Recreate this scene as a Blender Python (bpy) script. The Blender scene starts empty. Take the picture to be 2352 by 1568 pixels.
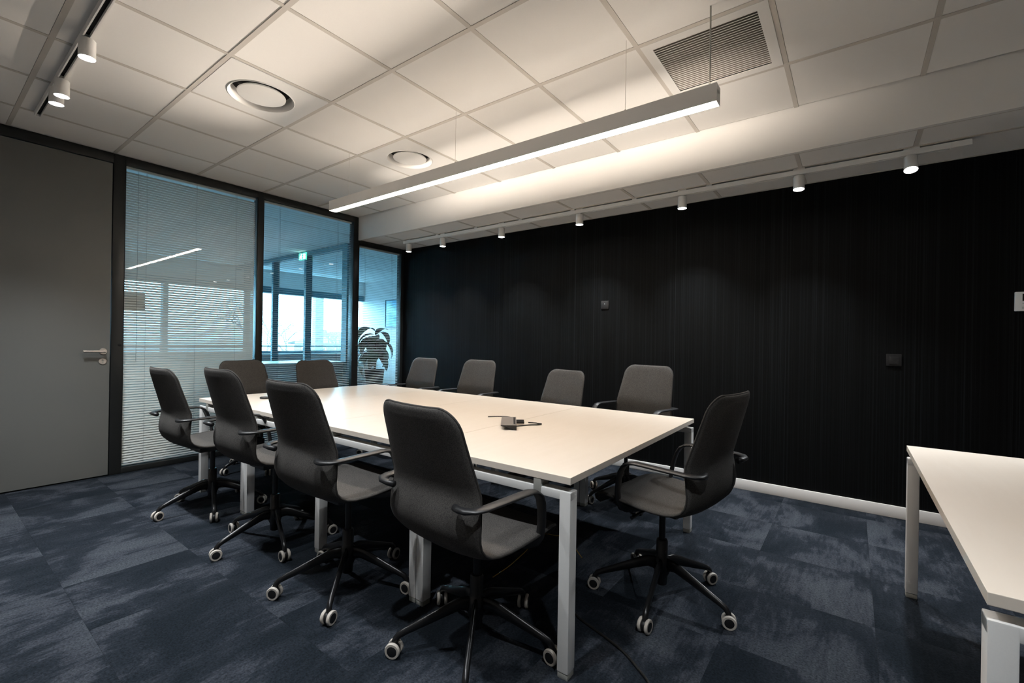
import bpy, bmesh, math, random
from mathutils import Vector, Matrix
random.seed(7)
PI = math.pi
sc = bpy.context.scene
COL = sc.collection

# ------------------------------------------------------------------ camera
cam_d = bpy.data.cameras.new('camera'); cam = bpy.data.objects.new('camera', cam_d); COL.objects.link(cam)
cam_d.sensor_width = 36.0; cam_d.sensor_fit = 'HORIZONTAL'
cam_d.lens = 1044.36 / 2352 * 36.0
cam_d.clip_start = 0.02; cam_d.clip_end = 300
cam.matrix_world = (Matrix.Translation((4.9591, -4.1141, 1.1725)) @ Matrix.Rotation(0.6429, 4, 'Z')
                    @ Matrix.Rotation(1.5710, 4, 'X') @ Matrix.Rotation(0.0166, 4, 'Z'))
sc.camera = cam
# ------------------------------------------------------------------ sky and exposure
wd = bpy.data.worlds.new('sky'); sc.world = wd; wd.use_nodes = True
bg = wd.node_tree.nodes['Background']
bg.inputs['Color'].default_value = (0.36, 0.76, 1.0, 1)
bg.inputs['Strength'].default_value = 17.0
sc.view_settings.view_transform = 'Standard'; sc.view_settings.look = 'None'
sc.view_settings.exposure = 0.42; sc.view_settings.gamma = 1.0; sc.view_settings.use_curve_mapping = False
cy = sc.cycles
cy.max_bounces = 8; cy.diffuse_bounces = 4; cy.glossy_bounces = 3; cy.transmission_bounces = 4; cy.transparent_max_bounces = 20
cy.use_adaptive_sampling = True; cy.adaptive_threshold = .05; cy.adaptive_min_samples = 16
cy.caustics_reflective = False; cy.caustics_refractive = False; cy.sample_clamp_indirect = 6.0
try: cy.use_denoising = True
except Exception: pass
PENDANT_POWER = 56.0
PENDANT_COL = (1.0, 0.87, 0.74)
# (watts, tilt from straight up in degrees, spread, side) of unseen lamps added in the pendant to brighten the ceiling
ADDED_FILL = ((24.0, 91, 66, -1), (10.5, 80, 76, 1), (1.2, 62, 170, -1), (1.1, 62, 170, 1))
SPOT_COL = (0.93, 0.97, 1.0)
SPOT_LEFT_W = 105.0
SPOT_RIGHT_W = 88.0

# ------------------------------------------------------------------ helpers
class MB:
    def __init__(self): self.v = []; self.f = []; self.m = []
    def add(self, vs, fs, mi=0):
        o = len(self.v); self.v += [tuple(p) for p in vs]
        for f in fs: self.f.append([i + o for i in f]); self.m.append(mi)
        return self
    def box(self, x0, x1, y0, y1, z0, z1, mi=0):
        vs = [(x0,y0,z0),(x1,y0,z0),(x1,y1,z0),(x0,y1,z0),(x0,y0,z1),(x1,y0,z1),(x1,y1,z1),(x0,y1,z1)]
        return self.add(vs, [(3,2,1,0),(4,5,6,7),(0,1,5,4),(1,2,6,5),(2,3,7,6),(3,0,4,7)], mi)
    def cbox(self, x0, x1, y0, y1, z0, z1, b=0.003, mi=0):
        bm = bmesh.new(); bmesh.ops.create_cube(bm, size=1)
        for v in bm.verts: v.co = Vector(((x0+x1)/2+v.co.x*(x1-x0), (y0+y1)/2+v.co.y*(y1-y0), (z0+z1)/2+v.co.z*(z1-z0)))
        b = min(b, (x1-x0)*.45, (y1-y0)*.45, (z1-z0)*.45)
        bmesh.ops.bevel(bm, geom=list(bm.edges), offset=b, segments=2, affect='EDGES', profile=.6)
        bm.verts.index_update()
        self.add([v.co.copy() for v in bm.verts], [[v.index for v in f.verts] for f in bm.faces], mi); bm.free(); return self
    def lathe(self, prof, n=24, c=(0,0,0), axis='Z', mi=0, closed=False):
        vs = []
        for r, z in prof:
            for k in range(n):
                a = 2*PI*k/n; p = (r*math.cos(a), r*math.sin(a), z)
                if axis == 'X': p = (p[2], p[0], p[1])
                elif axis == 'Y': p = (p[0], p[2], p[1])
                vs.append((c[0]+p[0], c[1]+p[1], c[2]+p[2]))
        fs = []
        m = len(prof)
        for i in range(m if closed else m-1):
            j = (i+1) % m
            for k in range(n):
                q = (k+1) % n; fs.append((i*n+k, i*n+q, j*n+q, j*n+k))
        if not closed:
            fs.append(tuple(range(n-1,-1,-1))); fs.append(tuple((m-1)*n+k for k in range(n)))
        return self.add(vs, fs, mi)
    def tube(self, pts, rad, n=8, mi=0, cap=True, flat=None, closed=False):
        """pts list; rad number or list; flat=(a,b) scale of cross axes (side, up) with up hint Z."""
        pts = [Vector(p) for p in pts]; N = len(pts)
        rr = rad if isinstance(rad, (list, tuple)) else [rad]*N
        vs = []; prev = None
        for i, p in enumerate(pts):
            if closed: t = pts[(i+1) % N]-pts[i-1]
            else: t = (pts[min(i+1,N-1)]-pts[max(i-1,0)])
            t.normalize()
            if prev is None:
                up = Vector((0,0,1)) if abs(t.z) < .95 else Vector((1,0,0))
                s = t.cross(up).normalized()
            else:
                s = (prev - t*prev.dot(t)).normalized()
            prev = s; u = s.cross(t).normalized()
            a, b = (1,1) if flat is None else (flat[i] if isinstance(flat, list) else flat)
            for k in range(n):
                an = 2*PI*k/n
                vs.append(p + s*(math.cos(an)*rr[i]*a) + u*(math.sin(an)*rr[i]*b))
        fs = []
        for i in range(N if closed else N-1):
            j = (i+1) % N
            for k in range(n):
                q = (k+1) % n; fs.append((i*n+k, i*n+q, j*n+q, j*n+k))
        if cap and not closed:
            fs.append(tuple(range(n-1,-1,-1))); fs.append(tuple((N-1)*n+k for k in range(n)))
        return self.add(vs, fs, mi)
    def mesh(self, name, mats, smooth=None):
        me = bpy.data.meshes.new(name); me.from_pydata(self.v, [], self.f); me.update()
        bm = bmesh.new(); bm.from_mesh(me); bmesh.ops.recalc_face_normals(bm, faces=bm.faces)
        bm.to_mesh(me); bm.free()
        for m in (mats if isinstance(mats, (list, tuple)) else [mats]): me.materials.append(m)
        me.polygons.foreach_set('material_index', self.m)
        if smooth is not None:
            me.shade_smooth() if hasattr(me, 'shade_smooth') else None
            if smooth < 180: me.set_sharp_from_angle(angle=math.radians(smooth))
        return me
    def build(self, name, mats, parent=None, smooth=None, loc=None):
        return link(name, self.mesh(name, mats, smooth), parent, loc)

def link(name, me, parent=None, loc=None):
    o = bpy.data.objects.new(name, me); COL.objects.link(o)
    if parent is not None: o.parent = parent
    if loc is not None: o.location = loc
    return o
def empty(name, loc=(0,0,0), rz=0.0):
    o = bpy.data.objects.new(name, None); COL.objects.link(o); o.location = loc; o.rotation_euler = (0,0,rz)
    o.empty_display_size = .1
    return o
def tag(o, label, cat, group=None, kind=None):
    o['label'] = label; o['category'] = cat
    if group: o['group'] = group
    if kind: o['kind'] = kind
    return o
def struct(o, label, cat): return tag(o, label, cat, None, 'structure')
def copy_tree(o, parent=None):
    c = o.copy(); COL.objects.link(c); c.parent = parent
    for ch in list(o.children): copy_tree(ch, c)
    return c

# ------------------------------------------------------------------ materials
def new_mat(name):
    m = bpy.data.materials.new(name); m.use_nodes = True
    nt = m.node_tree; b = nt.nodes['Principled BSDF']
    return m, nt, b
def node(nt, t, **kw):
    n = nt.nodes.new(t)
    for k, v in kw.items(): setattr(n, k, v)
    return n
def plain(name, col, rough=.5, metal=0.0, var=0.0, scale=60, bump=0.0, bscale=None, spec=.5, coat=0):
    m, nt, b = new_mat(name)
    b.inputs['Base Color'].default_value = (*col, 1); b.inputs['Roughness'].default_value = rough
    b.inputs['Metallic'].default_value = metal; b.inputs['Specular IOR Level'].default_value = spec
    if coat: b.inputs['Coat Weight'].default_value = coat
    tc = node(nt, 'ShaderNodeTexCoord')
    if var:
        no = node(nt, 'ShaderNodeTexNoise'); no.inputs['Scale'].default_value = scale; no.inputs['Detail'].default_value = 4
        nt.links.new(tc.outputs['Object'], no.inputs['Vector'])
        mx = node(nt, 'ShaderNodeMix', data_type='RGBA')
        mx.inputs[6].default_value = (*[c*(1-var) for c in col], 1); mx.inputs[7].default_value = (*[min(1, c*(1+var)) for c in col], 1)
        nt.links.new(no.outputs['Fac'], mx.inputs[0]); nt.links.new(mx.outputs[2], b.inputs['Base Color'])
    if bump:
        nb = node(nt, 'ShaderNodeTexNoise'); nb.inputs['Scale'].default_value = bscale or scale*3; nb.inputs['Detail'].default_value = 3
        nt.links.new(tc.outputs['Object'], nb.inputs['Vector'])
        bp = node(nt, 'ShaderNodeBump'); bp.inputs['Strength'].default_value = bump; bp.inputs['Distance'].default_value = .002
        nt.links.new(nb.outputs['Fac'], bp.inputs['Height']); nt.links.new(bp.outputs['Normal'], b.inputs['Normal'])
    return m
def emit(name, col, strength):
    m, nt, b = new_mat(name)
    b.inputs['Base Color'].default_value = (.8,.8,.8,1)
    b.inputs['Emission Color'].default_value = (*col, 1); b.inputs['Emission Strength'].default_value = strength
    return m
def glass(name, tint=(.9,.97,1.0), ior=1.5):
    m = bpy.data.materials.new(name); m.use_nodes = True; nt = m.node_tree; nt.nodes.clear()
    out = node(nt, 'ShaderNodeOutputMaterial'); mix = node(nt, 'ShaderNodeMixShader'); fr = node(nt, 'ShaderNodeFresnel')
    fr.inputs['IOR'].default_value = ior
    tr = node(nt, 'ShaderNodeBsdfTransparent'); tr.inputs['Color'].default_value = (*tint, 1)
    gl = node(nt, 'ShaderNodeBsdfGlossy'); gl.inputs['Roughness'].default_value = 0.0; gl.inputs['Color'].default_value = (1,1,1,1)
    ge = node(nt, 'ShaderNodeNewGeometry'); iv = node(nt, 'ShaderNodeMath', operation='SUBTRACT'); iv.inputs[0].default_value = 1.0
    mu = node(nt, 'ShaderNodeMath', operation='MULTIPLY'); nt.links.new(ge.outputs['Backfacing'], iv.inputs[1])
    nt.links.new(fr.outputs[0], mu.inputs[0]); nt.links.new(iv.outputs[0], mu.inputs[1]); nt.links.new(mu.outputs[0], mix.inputs[0]); nt.links.new(tr.outputs[0], mix.inputs[1]); nt.links.new(gl.outputs[0], mix.inputs[2])
    nt.links.new(mix.outputs[0], out.inputs[0]); return m

M = {}
M['tile'] = plain('ceiling_tile_white', (.90,.885,.86), .95, var=.02, scale=250, bump=.15, bscale=500)
M['tbar'] = plain('ceiling_bar_paint', (.62,.585,.54), .6)
M['gypsum'] = plain('white_gypsum', (.88,.87,.85), .85, var=.015, scale=8)
M['white'] = plain('white_coated_metal', (.88,.87,.85), .45)
M['whitewall'] = plain('white_wall_paint', (.84,.83,.82), .9, var=.02, scale=10)
M['darkframe'] = plain('anthracite_aluminium', (.022,.024,.024), .38, .3, var=.1, scale=30)
M['door'] = plain('grey_door_laminate', (.15,.157,.15), .6, var=.05, scale=300, bump=.05)
M['gap'] = plain('black_rubber', (.006,.006,.006), .8)
M['steel'] = plain('brushed_steel', (.72,.68,.64), .3, .95, var=.05, scale=200)
M['silver'] = plain('silver_grey_coating', (.74,.735,.72), .42, .1, var=.03, scale=300)
M['bracket'] = plain('grey_bracket', (.36,.36,.33), .5, .2)
M['slat'] = plain('blind_slat_white', (.74,.73,.70), .45)
M['rail'] = plain('blind_rail_white', (.62,.62,.60), .5)
M['cord'] = plain('blind_cord', (.35,.36,.37), .8)
M['glass'] = glass('clear_glass', (.965,.992,1.0))
M['glassback'] = glass('coated_glass', (.965,.992,1.0), 1.2)
M['glass2'] = glass('blue_tinted_glass', (.62,.90,1.0))
M['ventslat'] = plain('blade_painted_shade', (.20,.175,.15), .7)  # white blades in truth; the shade between them is put into this colour
M['black'] = plain('black_plastic', (.012,.012,.013), .42)
M['blackmetal'] = plain('black_coated_steel', (.010,.010,.011), .30, .2)
M['tyre'] = plain('pale_grey_rubber', (.50,.46,.41), .6, var=.06, scale=80)
M['cap'] = plain('black_wheel_cap', (.008,.008,.009), .5)
M['cable'] = plain('black_cable', (.008,.008,.008), .5)
M['yellow'] = plain('yellow_cable', (.45,.25,.03), .5)
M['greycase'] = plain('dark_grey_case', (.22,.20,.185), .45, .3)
M['base'] = plain('baseboard_paint', (.88,.86,.84), .6)
M['blueframe'] = plain('blue_grey_aluminium', (.06,.17,.215), .5)
M['greypanel'] = plain('grey_panel', (.38,.39,.40), .7)
M['pot'] = plain('dark_pot', (.012,.012,.012), .5)
M['leaf'] = plain('dark_green_leaf', (.018,.05,.022), .4, var=.3, scale=12)
M['bark'] = plain('grey_bark', (.030,.026,.022), .9, var=.2, scale=20)
M['ground'] = plain('wet_asphalt', (.11,.115,.12), .9, var=.15, scale=.8)
M['brick'] = plain('grey_render', (.085,.075,.068), .9, var=.1, scale=3)
M['roofs'] = plain('slate_roof', (.045,.045,.048), .8, var=.15, scale=4)

def mat_wood():
    m, nt, b = new_mat('pale_birch_laminate'); b.inputs['Roughness'].default_value = .33
    b.inputs['Specular IOR Level'].default_value = .45
    tc = node(nt, 'ShaderNodeTexCoord'); mp = node(nt, 'ShaderNodeMapping'); mp.inputs['Scale'].default_value = (9, 1.2, 3)
    nt.links.new(tc.outputs['Object'], mp.inputs['Vector'])
    n1 = node(nt, 'ShaderNodeTexNoise'); n1.inputs['Scale'].default_value = 3.2; n1.inputs['Detail'].default_value = 7; n1.inputs['Distortion'].default_value = .6
    nt.links.new(mp.outputs[0], n1.inputs['Vector'])
    n2 = node(nt, 'ShaderNodeTexNoise'); n2.inputs['Scale'].default_value = 3.0; n2.inputs['Detail'].default_value = 2
    nt.links.new(tc.outputs['Object'], n2.inputs['Vector'])
    mx = node(nt, 'ShaderNodeMix', data_type='RGBA'); mx.inputs[6].default_value = (.70,.615,.52,1); mx.inputs[7].default_value = (.78,.71,.63,1)
    ad = node(nt, 'ShaderNodeMath', operation='MULTIPLY_ADD'); ad.inputs[1].default_value = .6; 
    nt.links.new(n1.outputs['Fac'], ad.inputs[0])
    m2 = node(nt, 'ShaderNodeMath', operation='MULTIPLY'); m2.inputs[1].default_value = .45; nt.links.new(n2.outputs['Fac'], m2.inputs[0])
    nt.links.new(m2.outputs[0], ad.inputs[2]); nt.links.new(ad.outputs[0], mx.inputs[0]); nt.links.new(mx.outputs[2], b.inputs['Base Color'])
    return m
M['wood'] = mat_wood()

def mat_fabric():
    m, nt, b = new_mat('charcoal_wool_fabric'); b.inputs['Roughness'].default_value = .95; b.inputs['Specular IOR Level'].default_value = .15
    tc = node(nt, 'ShaderNodeTexCoord')
    n1 = node(nt, 'ShaderNodeTexNoise'); n1.inputs['Scale'].default_value = 320; n1.inputs['Detail'].default_value = 5; n1.inputs['Roughness'].default_value = .75
    nt.links.new(tc.outputs['Object'], n1.inputs['Vector'])
    n2 = node(nt, 'ShaderNodeTexNoise'); n2.inputs['Scale'].default_value = 9; n2.inputs['Detail'].default_value = 3
    nt.links.new(tc.outputs['Object'], n2.inputs['Vector'])
    cr = node(nt, 'ShaderNodeValToRGB'); e = cr.color_ramp.elements
    e[0].position = .30; e[0].color = (.023,.0228,.0226,1); e[1].position = .72; e[1].color = (.150,.140,.130,1)
    nt.links.new(n1.outputs['Fac'], cr.inputs[0])
    mx = node(nt, 'ShaderNodeMix', data_type='RGBA', blend_type='MULTIPLY'); mx.inputs[0].default_value = .35
    nt.links.new(cr.outputs[0], mx.inputs[6]); nt.links.new(n2.outputs['Color'], mx.inputs[7])
    bw = node(nt, 'ShaderNodeRGBToBW'); nt.links.new(n2.outputs['Color'], bw.inputs[0]); nt.links.new(bw.outputs[0], mx.inputs[7])
    nt.links.new(mx.outputs[2], b.inputs['Base Color'])
    bp = node(nt, 'ShaderNodeBump'); bp.inputs['Strength'].default_value = .4; bp.inputs['Distance'].default_value = .001
    nt.links.new(n1.outputs['Fac'], bp.inputs['Height']); nt.links.new(bp.outputs['Normal'], b.inputs['Normal'])
    return m
M['fabric'] = mat_fabric()
M['piping'] = plain('dark_fabric_piping', (.03,.028,.026), .9, var=.2, scale=300)

def mat_blackwall():
    m, nt, b = new_mat('black_streaked_wallcovering'); b.inputs['Roughness'].default_value = .66; b.inputs['Specular IOR Level'].default_value = .14
    tc = node(nt, 'ShaderNodeTexCoord')
    def streak(sx, sz, det):
        mp = node(nt, 'ShaderNodeMapping'); mp.inputs['Scale'].default_value = (sx, 0, sz); nt.links.new(tc.outputs['Object'], mp.inputs['Vector'])
        n = node(nt, 'ShaderNodeTexNoise'); n.inputs['Scale'].default_value = 1; n.inputs['Detail'].default_value = det; n.inputs['Roughness'].default_value = .7
        nt.links.new(mp.outputs[0], n.inputs['Vector']); return n
    a = streak(95, .10, 5); c = streak(5, .04, 3)
    r1 = node(nt, 'ShaderNodeMapRange'); r1.inputs[1].default_value = .48; r1.inputs[2].default_value = .76; nt.links.new(a.outputs['Fac'], r1.inputs[0])
    r2 = node(nt, 'ShaderNodeMapRange'); r2.inputs[1].default_value = .30; r2.inputs[2].default_value = .75; nt.links.new(c.outputs['Fac'], r2.inputs[0])
    mu = node(nt, 'ShaderNodeMath', operation='MULTIPLY'); nt.links.new(r1.outputs[0], mu.inputs[0]); nt.links.new(r2.outputs[0], mu.inputs[1])
    mx = node(nt, 'ShaderNodeMix', data_type='RGBA'); mx.inputs[6].default_value = (.0005,.0006,.0007,1); mx.inputs[7].default_value = (.026,.031,.036,1)
    nt.links.new(mu.outputs[0], mx.inputs[0]); nt.links.new(mx.outputs[2], b.inputs['Base Color'])
    bp = node(nt, 'ShaderNodeBump'); bp.inputs['Strength'].default_value = .25; bp.inputs['Distance'].default_value = .002
    nt.links.new(a.outputs['Fac'], bp.inputs['Height']); nt.links.new(bp.outputs['Normal'], b.inputs['Normal'])
    return m
M['blackwall'] = mat_blackwall()

def mat_carpet():
    m, nt, b = new_mat('navy_mottled_carpet'); b.inputs['Roughness'].default_value = 1.0; b.inputs['Specular IOR Level'].default_value = .1
    tc = node(nt, 'ShaderNodeTexCoord'); oi = node(nt, 'ShaderNodeObjectInfo')
    mul = node(nt, 'ShaderNodeMath', operation='MULTIPLY'); mul.inputs[1].default_value = 37.0; nt.links.new(oi.outputs['Random'], mul.inputs[0])
    cmb = node(nt, 'ShaderNodeCombineXYZ'); nt.links.new(mul.outputs[0], cmb.inputs[0]); nt.links.new(mul.outputs[0], cmb.inputs[2])
    geo = node(nt, 'ShaderNodeNewGeometry')
    add = node(nt, 'ShaderNodeVectorMath', operation='ADD'); nt.links.new(geo.outputs['Position'], add.inputs[0]); nt.links.new(cmb.outputs[0], add.inputs[1])
    mp = node(nt, 'ShaderNodeMapping'); mp.inputs['Scale'].default_value = (2.9, 1.9, 1); nt.links.new(add.outputs[0], mp.inputs['Vector'])
    big = node(nt, 'ShaderNodeTexNoise'); big.inputs['Scale'].default_value = 1.0; big.inputs['Detail'].default_value = 8; big.inputs['Roughness'].default_value = .62; big.inputs['Distortion'].default_value = .5
    nt.links.new(mp.outputs[0], big.inputs['Vector'])
    mp2 = node(nt, 'ShaderNodeMapping'); mp2.inputs['Scale'].default_value = (60, 9, 1); nt.links.new(add.outputs[0], mp2.inputs['Vector'])
    stk = node(nt, 'ShaderNodeTexNoise'); stk.inputs['Scale'].default_value = 1.0; stk.inputs['Detail'].default_value = 5
    nt.links.new(mp2.outputs[0], stk.inputs['Vector'])
    pile = node(nt, 'ShaderNodeTexNoise'); pile.inputs['Scale'].default_value = 120; pile.inputs['Detail'].default_value = 3; pile.inputs['Roughness'].default_value = .7
    nt.links.new(geo.outputs['Position'], pile.inputs['Vector'])
    r = node(nt, 'ShaderNodeValToRGB'); e = r.color_ramp.elements
    e[0].position = .38; e[0].color = (.009,.0125,.017,1); e[1].position = .66; e[1].color = (.043,.050,.060,1)
    k = e.new(.50); k.color = (.0155,.0195,.026,1); k2 = e.new(.56); k2.color = (.032,.037,.047,1)
    mixv = node(nt, 'ShaderNodeMath', operation='MULTIPLY_ADD'); mixv.inputs[1].default_value = .22
    sub = node(nt, 'ShaderNodeMath', operation='SUBTRACT'); sub.inputs[1].default_value = .5; nt.links.new(stk.outputs['Fac'], sub.inputs[0])
    nt.links.new(sub.outputs[0], mixv.inputs[0]); nt.links.new(big.outputs['Fac'], mixv.inputs[2]); nt.links.new(mixv.outputs[0], r.inputs[0])
    pr = node(nt, 'ShaderNodeMapRange'); pr.inputs[1].default_value = .3; pr.inputs[2].default_value = .7; pr.inputs[3].default_value = .45; pr.inputs[4].default_value = 1.5
    nt.links.new(pile.outputs['Fac'], pr.inputs[0])
    mx = node(nt, 'ShaderNodeMix', data_type='RGBA', blend_type='MULTIPLY'); mx.inputs[0].default_value = 1
    nt.links.new(r.outputs[0], mx.inputs[6]); nt.links.new(pr.outputs[0], mx.inputs[7]); nt.links.new(mx.outputs[2], b.inputs['Base Color'])
    bp = node(nt, 'ShaderNodeBump'); bp.inputs['Strength'].default_value = .5; bp.inputs['Distance'].default_value = .003
    nt.links.new(pile.outputs['Fac'], bp.inputs['Height']); nt.links.new(bp.outputs['Normal'], b.inputs['Normal'])
    return m
M['carpet'] = mat_carpet()
def mat_picture():
    m, nt, b = new_mat('blue_printed_picture'); b.inputs['Roughness'].default_value = .3
    tc = node(nt, 'ShaderNodeTexCoord'); v = node(nt, 'ShaderNodeTexVoronoi'); v.inputs['Scale'].default_value = 4
    nt.links.new(tc.outputs['Object'], v.inputs['Vector']); r = node(nt, 'ShaderNodeValToRGB'); e = r.color_ramp.elements
    e[0].color = (.02,.30,.55,1); e[1].color = (.35,.75,.85,1); e[0].position = .1; e[1].position = .7
    nt.links.new(v.outputs['Distance'], r.inputs[0]); nt.links.new(r.outputs[0], b.inputs['Base Color']); return m
M['picture'] = mat_picture()

# ------------------------------------------------------------------ room dimensions (metres)
H1, H2, YB = 2.691, 2.412, -0.730          # main ceiling, lower ceiling, bulkhead plane
RX, RY = 8.0, -5.6                          # far right wall, wall behind the camera
GX, GY = 0.4533, -3.0789                    # ceiling grid phase

# floor: slab with carpet tiles
fl = MB().box(-.10, RX, RY, 0.0, -.12, -.006).build('floor', M['gap'])
struct(fl, 'dark navy blue carpet tile floor of the meeting room', 'floor')
tile_me = MB().cbox(-.2499, .2499, -.2499, .2499, -.006, 0, .0006).mesh('carpet_tile', M['carpet'], 60)
def carpet(parent, x0, x1, y0, y1):
    i = math.floor((x0-.05)/.5)
    while .05+.5*i < x1-1e-4:
        a, b = max(x0, .05+.5*i), min(x1, .55+.5*i); j = math.floor((y0+.165)/.5)
        while -.165+.5*j < y1-1e-4:
            c, d = max(y0, -.165+.5*j), min(y1, .335+.5*j)
            if b-a > .01 and d-c > .01:
                o = link('carpet_tile', tile_me, parent, ((a+b)/2, (c+d)/2, 0)); o.scale = ((b-a)/.5, (d-c)/.5, 1)
            j += 1
        i += 1
carpet(fl, 0.0, RX, RY, 0.0)

# walls
wb = MB().box(-.10, RX, 0, .12, 0, H1+.3).build('wall_back', M['blackwall']); struct(wb, 'black wall with fine irregular vertical streaks', 'wall')
wr = MB().box(RX, RX+.12, RY-.12, .12, -.12, H1+.3).build('wall_right', M['whitewall']); struct(wr, 'plain white end wall of the meeting room', 'wall')
wf = MB().box(-.10, RX, RY-.12, RY, -.12, H1+.3).build('wall_front', M['whitewall']); struct(wf, 'plain white wall opposite the black wall', 'wall')
bb = MB().cbox(0.02, RX-.001, -.012, 0.0, 0.0, .083, .003).build('baseboard_back', M['base'], smooth=40); struct(bb, 'white baseboard along the foot of the black wall', 'baseboard')

# ceiling
ce = MB().box(-.10, RX, RY, YB, H1+.14, H1+.2).build('ceiling', M['gap']); struct(ce, 'white suspended ceiling of square tiles in a visible grid', 'ceiling')
HOLES = {(6,2), (2,0), (2,2)}
full_tile = MB().cbox(-.2875, .2875, -.2875, .2875, .0015, .016, .001).mesh('ceiling_tile', M['tile'])
def ctile(parent, a, b, c, d, z):
    if b-a < .05 or d-c < .03: return
    if abs(b-a-.6) < 1e-4 and abs(d-c-.6) < 1e-4:
        link('ceiling_tile', full_tile, parent, ((a+b)/2, (c+d)/2, z))
    else:
        hx, hy = (b-a)/2-.0125, (d-c)/2-.0125
        MB().cbox(-hx, hx, -hy, hy, .0015, .016, .001).build('ceiling_tile', M['tile'], parent, loc=((a+b)/2, (c+d)/2, z))
def xl(i): return GX+.6*i
def yl(j): return GY+.6*j
for i in range(-1, 13):
    for j in range(-5, 4):
        if (i, j) in HOLES: continue
        a, b = max(0, xl(i)), min(RX, xl(i+1)); c, d = max(RY, yl(j)), min(YB, yl(j+1))
        if b > a and d > c: ctile(ce, a, b, c, d, H1)
for j in range(-4, 4):
    y = yl(j); MB().box(0, RX, y-.012, y+.012, H1-.001, H1+.012).build('grid_bar', M['tbar'], ce)
for i in range(0, 13):
    x = xl(i); MB().box(x-.012, x+.012, RY, YB, H1-.0005, H1+.0115).build('grid_bar', M['tbar'], ce)
bk = MB().box(0, RX, YB, YB+.03, H2-.006, H1+.14).build('ceiling_bulkhead', M['gypsum']); struct(bk, 'white vertical bulkhead where the ceiling steps down near the black wall', 'bulkhead')
cl = MB().box(0, RX, YB+.03, 0.0, H2+.05, H2+.08).build('ceiling_lower', M['gap']); struct(cl, 'lower strip of tiled ceiling between bulkhead and black wall', 'ceiling')
YT = -.40
for i in range(-1, 13):
    a, b = max(0, xl(i)), min(RX, xl(i+1))
    ctile(cl, a, b, YB+.035, YT, H2); ctile(cl, a, b, YT, -.001, H2)
for i in range(0, 13):
    x = xl(i); MB().box(x-.012, x+.012, YB+.03, 0, H2-.001, H2+.012).build('grid_bar', M['tbar'], cl)
MB().box(0, RX, YT-.012, YT+.012, H2-.0015, H2+.0115).build('grid_bar', M['tbar'], cl)
MB().box(0, RX, YB+.03, YB+.05, H2-.0015, H2+.0115).build('edge_bar', M['tbar'], cl)
MB().box(0, RX, -.014, 0, H2-.0015, H2+.0115).build('edge_bar', M['tbar'], cl)

# ------------------------------------------------------------------ glazed partition (left side)
P0 = -.10
fr = empty('trim_1', (0, -1.5, 0)); struct(fr, 'black aluminium posts and rails of the glazed partition', 'partition frame')
def fpart(name, x0, x1, y0, y1, z0, z1, b=.004): 
    o = MB().cbox(x0, x1, y0+1.5, y1+1.5, z0, z1, b).build(name, M['darkframe'], fr, smooth=40); return o
for (a, b, zt) in ((-3.082,-3.004,H1), (-1.926,-1.870,H1), (-.790,-.716,H1), (-.042,.0,H2)):
    p = fpart('post', P0, 0, a, b, 0, zt)
    if a > -3.05: pass
fpart('post', P0, 0, -4.13, -4.045, 0, H1)
for y in (-3.026, -1.889, -.737):
    MB().lathe([(.011,-.001),(.011,.004),(.008,.0055)], 16, (0, y+1.5, 1.090), 'X').build('tilt_knob', M['gap'], fr, smooth=40)
BAYS = [(-3.004,-1.926,2.622,H1), (-1.870,-.790,2.622,H1), (-.716,-.042,2.350,H2)]
for (a, b, zt, ztop) in BAYS:
    fpart('rail', P0, 0, a, b, zt, ztop); fpart('rail', P0, 0, a, b, 0, .046)
fpart('rail', P0, 0, -4.045, -3.082, 2.612, H1)
MB().box(P0, 0, RY, -4.13, 0, H1).build('wall_left', M['whitewall']); struct(bpy.data.objects['wall_left'], 'white solid wall left of the door', 'wall')
struct(MB().box(P0-.005, .02, -.716, 0, H2+.001, H1+.2).build('wall_left_upper', M['gypsum']), 'white infill above the lower glazed bay', 'wall')
for k, (a, b, zt, ztop) in enumerate(BAYS):
    w = empty('window_%d' % (k+1), (0, (a+b)/2, 0))
    struct(w, ['wide glazed bay beside the grey door', 'middle glazed bay of the partition with open blinds', 'narrow lower glazed bay next to the black wall'][k], 'window')
    hw = (b-a)/2
    MB().box(-.016, -.010, -hw+.004, hw-.004, .05, zt-.004).build('pane', M['glass'], w)
    MB().box(-.090, -.084, -hw+.004, hw-.004, .05, zt-.004).build('pane', M['glassback'], w)
    for s in (-1, 1):
        MB().box(-.008, -.001, s*hw-.004 if s > 0 else -hw, hw if s > 0 else -hw+.004, .046, zt).build('gasket', M['gap'], w)

# venetian blinds between the panes
PITCH = .0218
def slat_mesh(length, tilt):
    t = math.radians(tilt); n = 5; top = []; bot = []
    for k in range(n):
        u = -.0125+.025*k/(n-1); h = .0022*(1-(u/.0125)**2)
        # u>0 towards the room (+X); positive tilt lowers the room edge
        x, z = u*math.cos(t)+h*math.sin(t), -u*math.sin(t)+h*math.cos(t)
        top.append((x, z)); bot.append((x-.0005*math.sin(t), z-.0005*math.cos(t)))
    ring = top+bot[::-1]; m = len(ring); vs = []
    for y in (-length/2, length/2): vs += [(x, y, z) for x, z in ring]
    fs = [(k, (k+1) % m, m+(k+1) % m, m+k) for k in range(m)]+[tuple(range(m-1,-1,-1)), tuple(range(m, 2*m))]
    mb = MB(); mb.add(vs, fs); return mb.mesh('slat', M['slat'])
BL = ['venetian blind of the bay beside the door, nearly closed white slats', 'venetian blind of the middle bay, slats open with daylight behind', 'venetian blind of the narrow bay by the black wall, a plant behind it']
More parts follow.
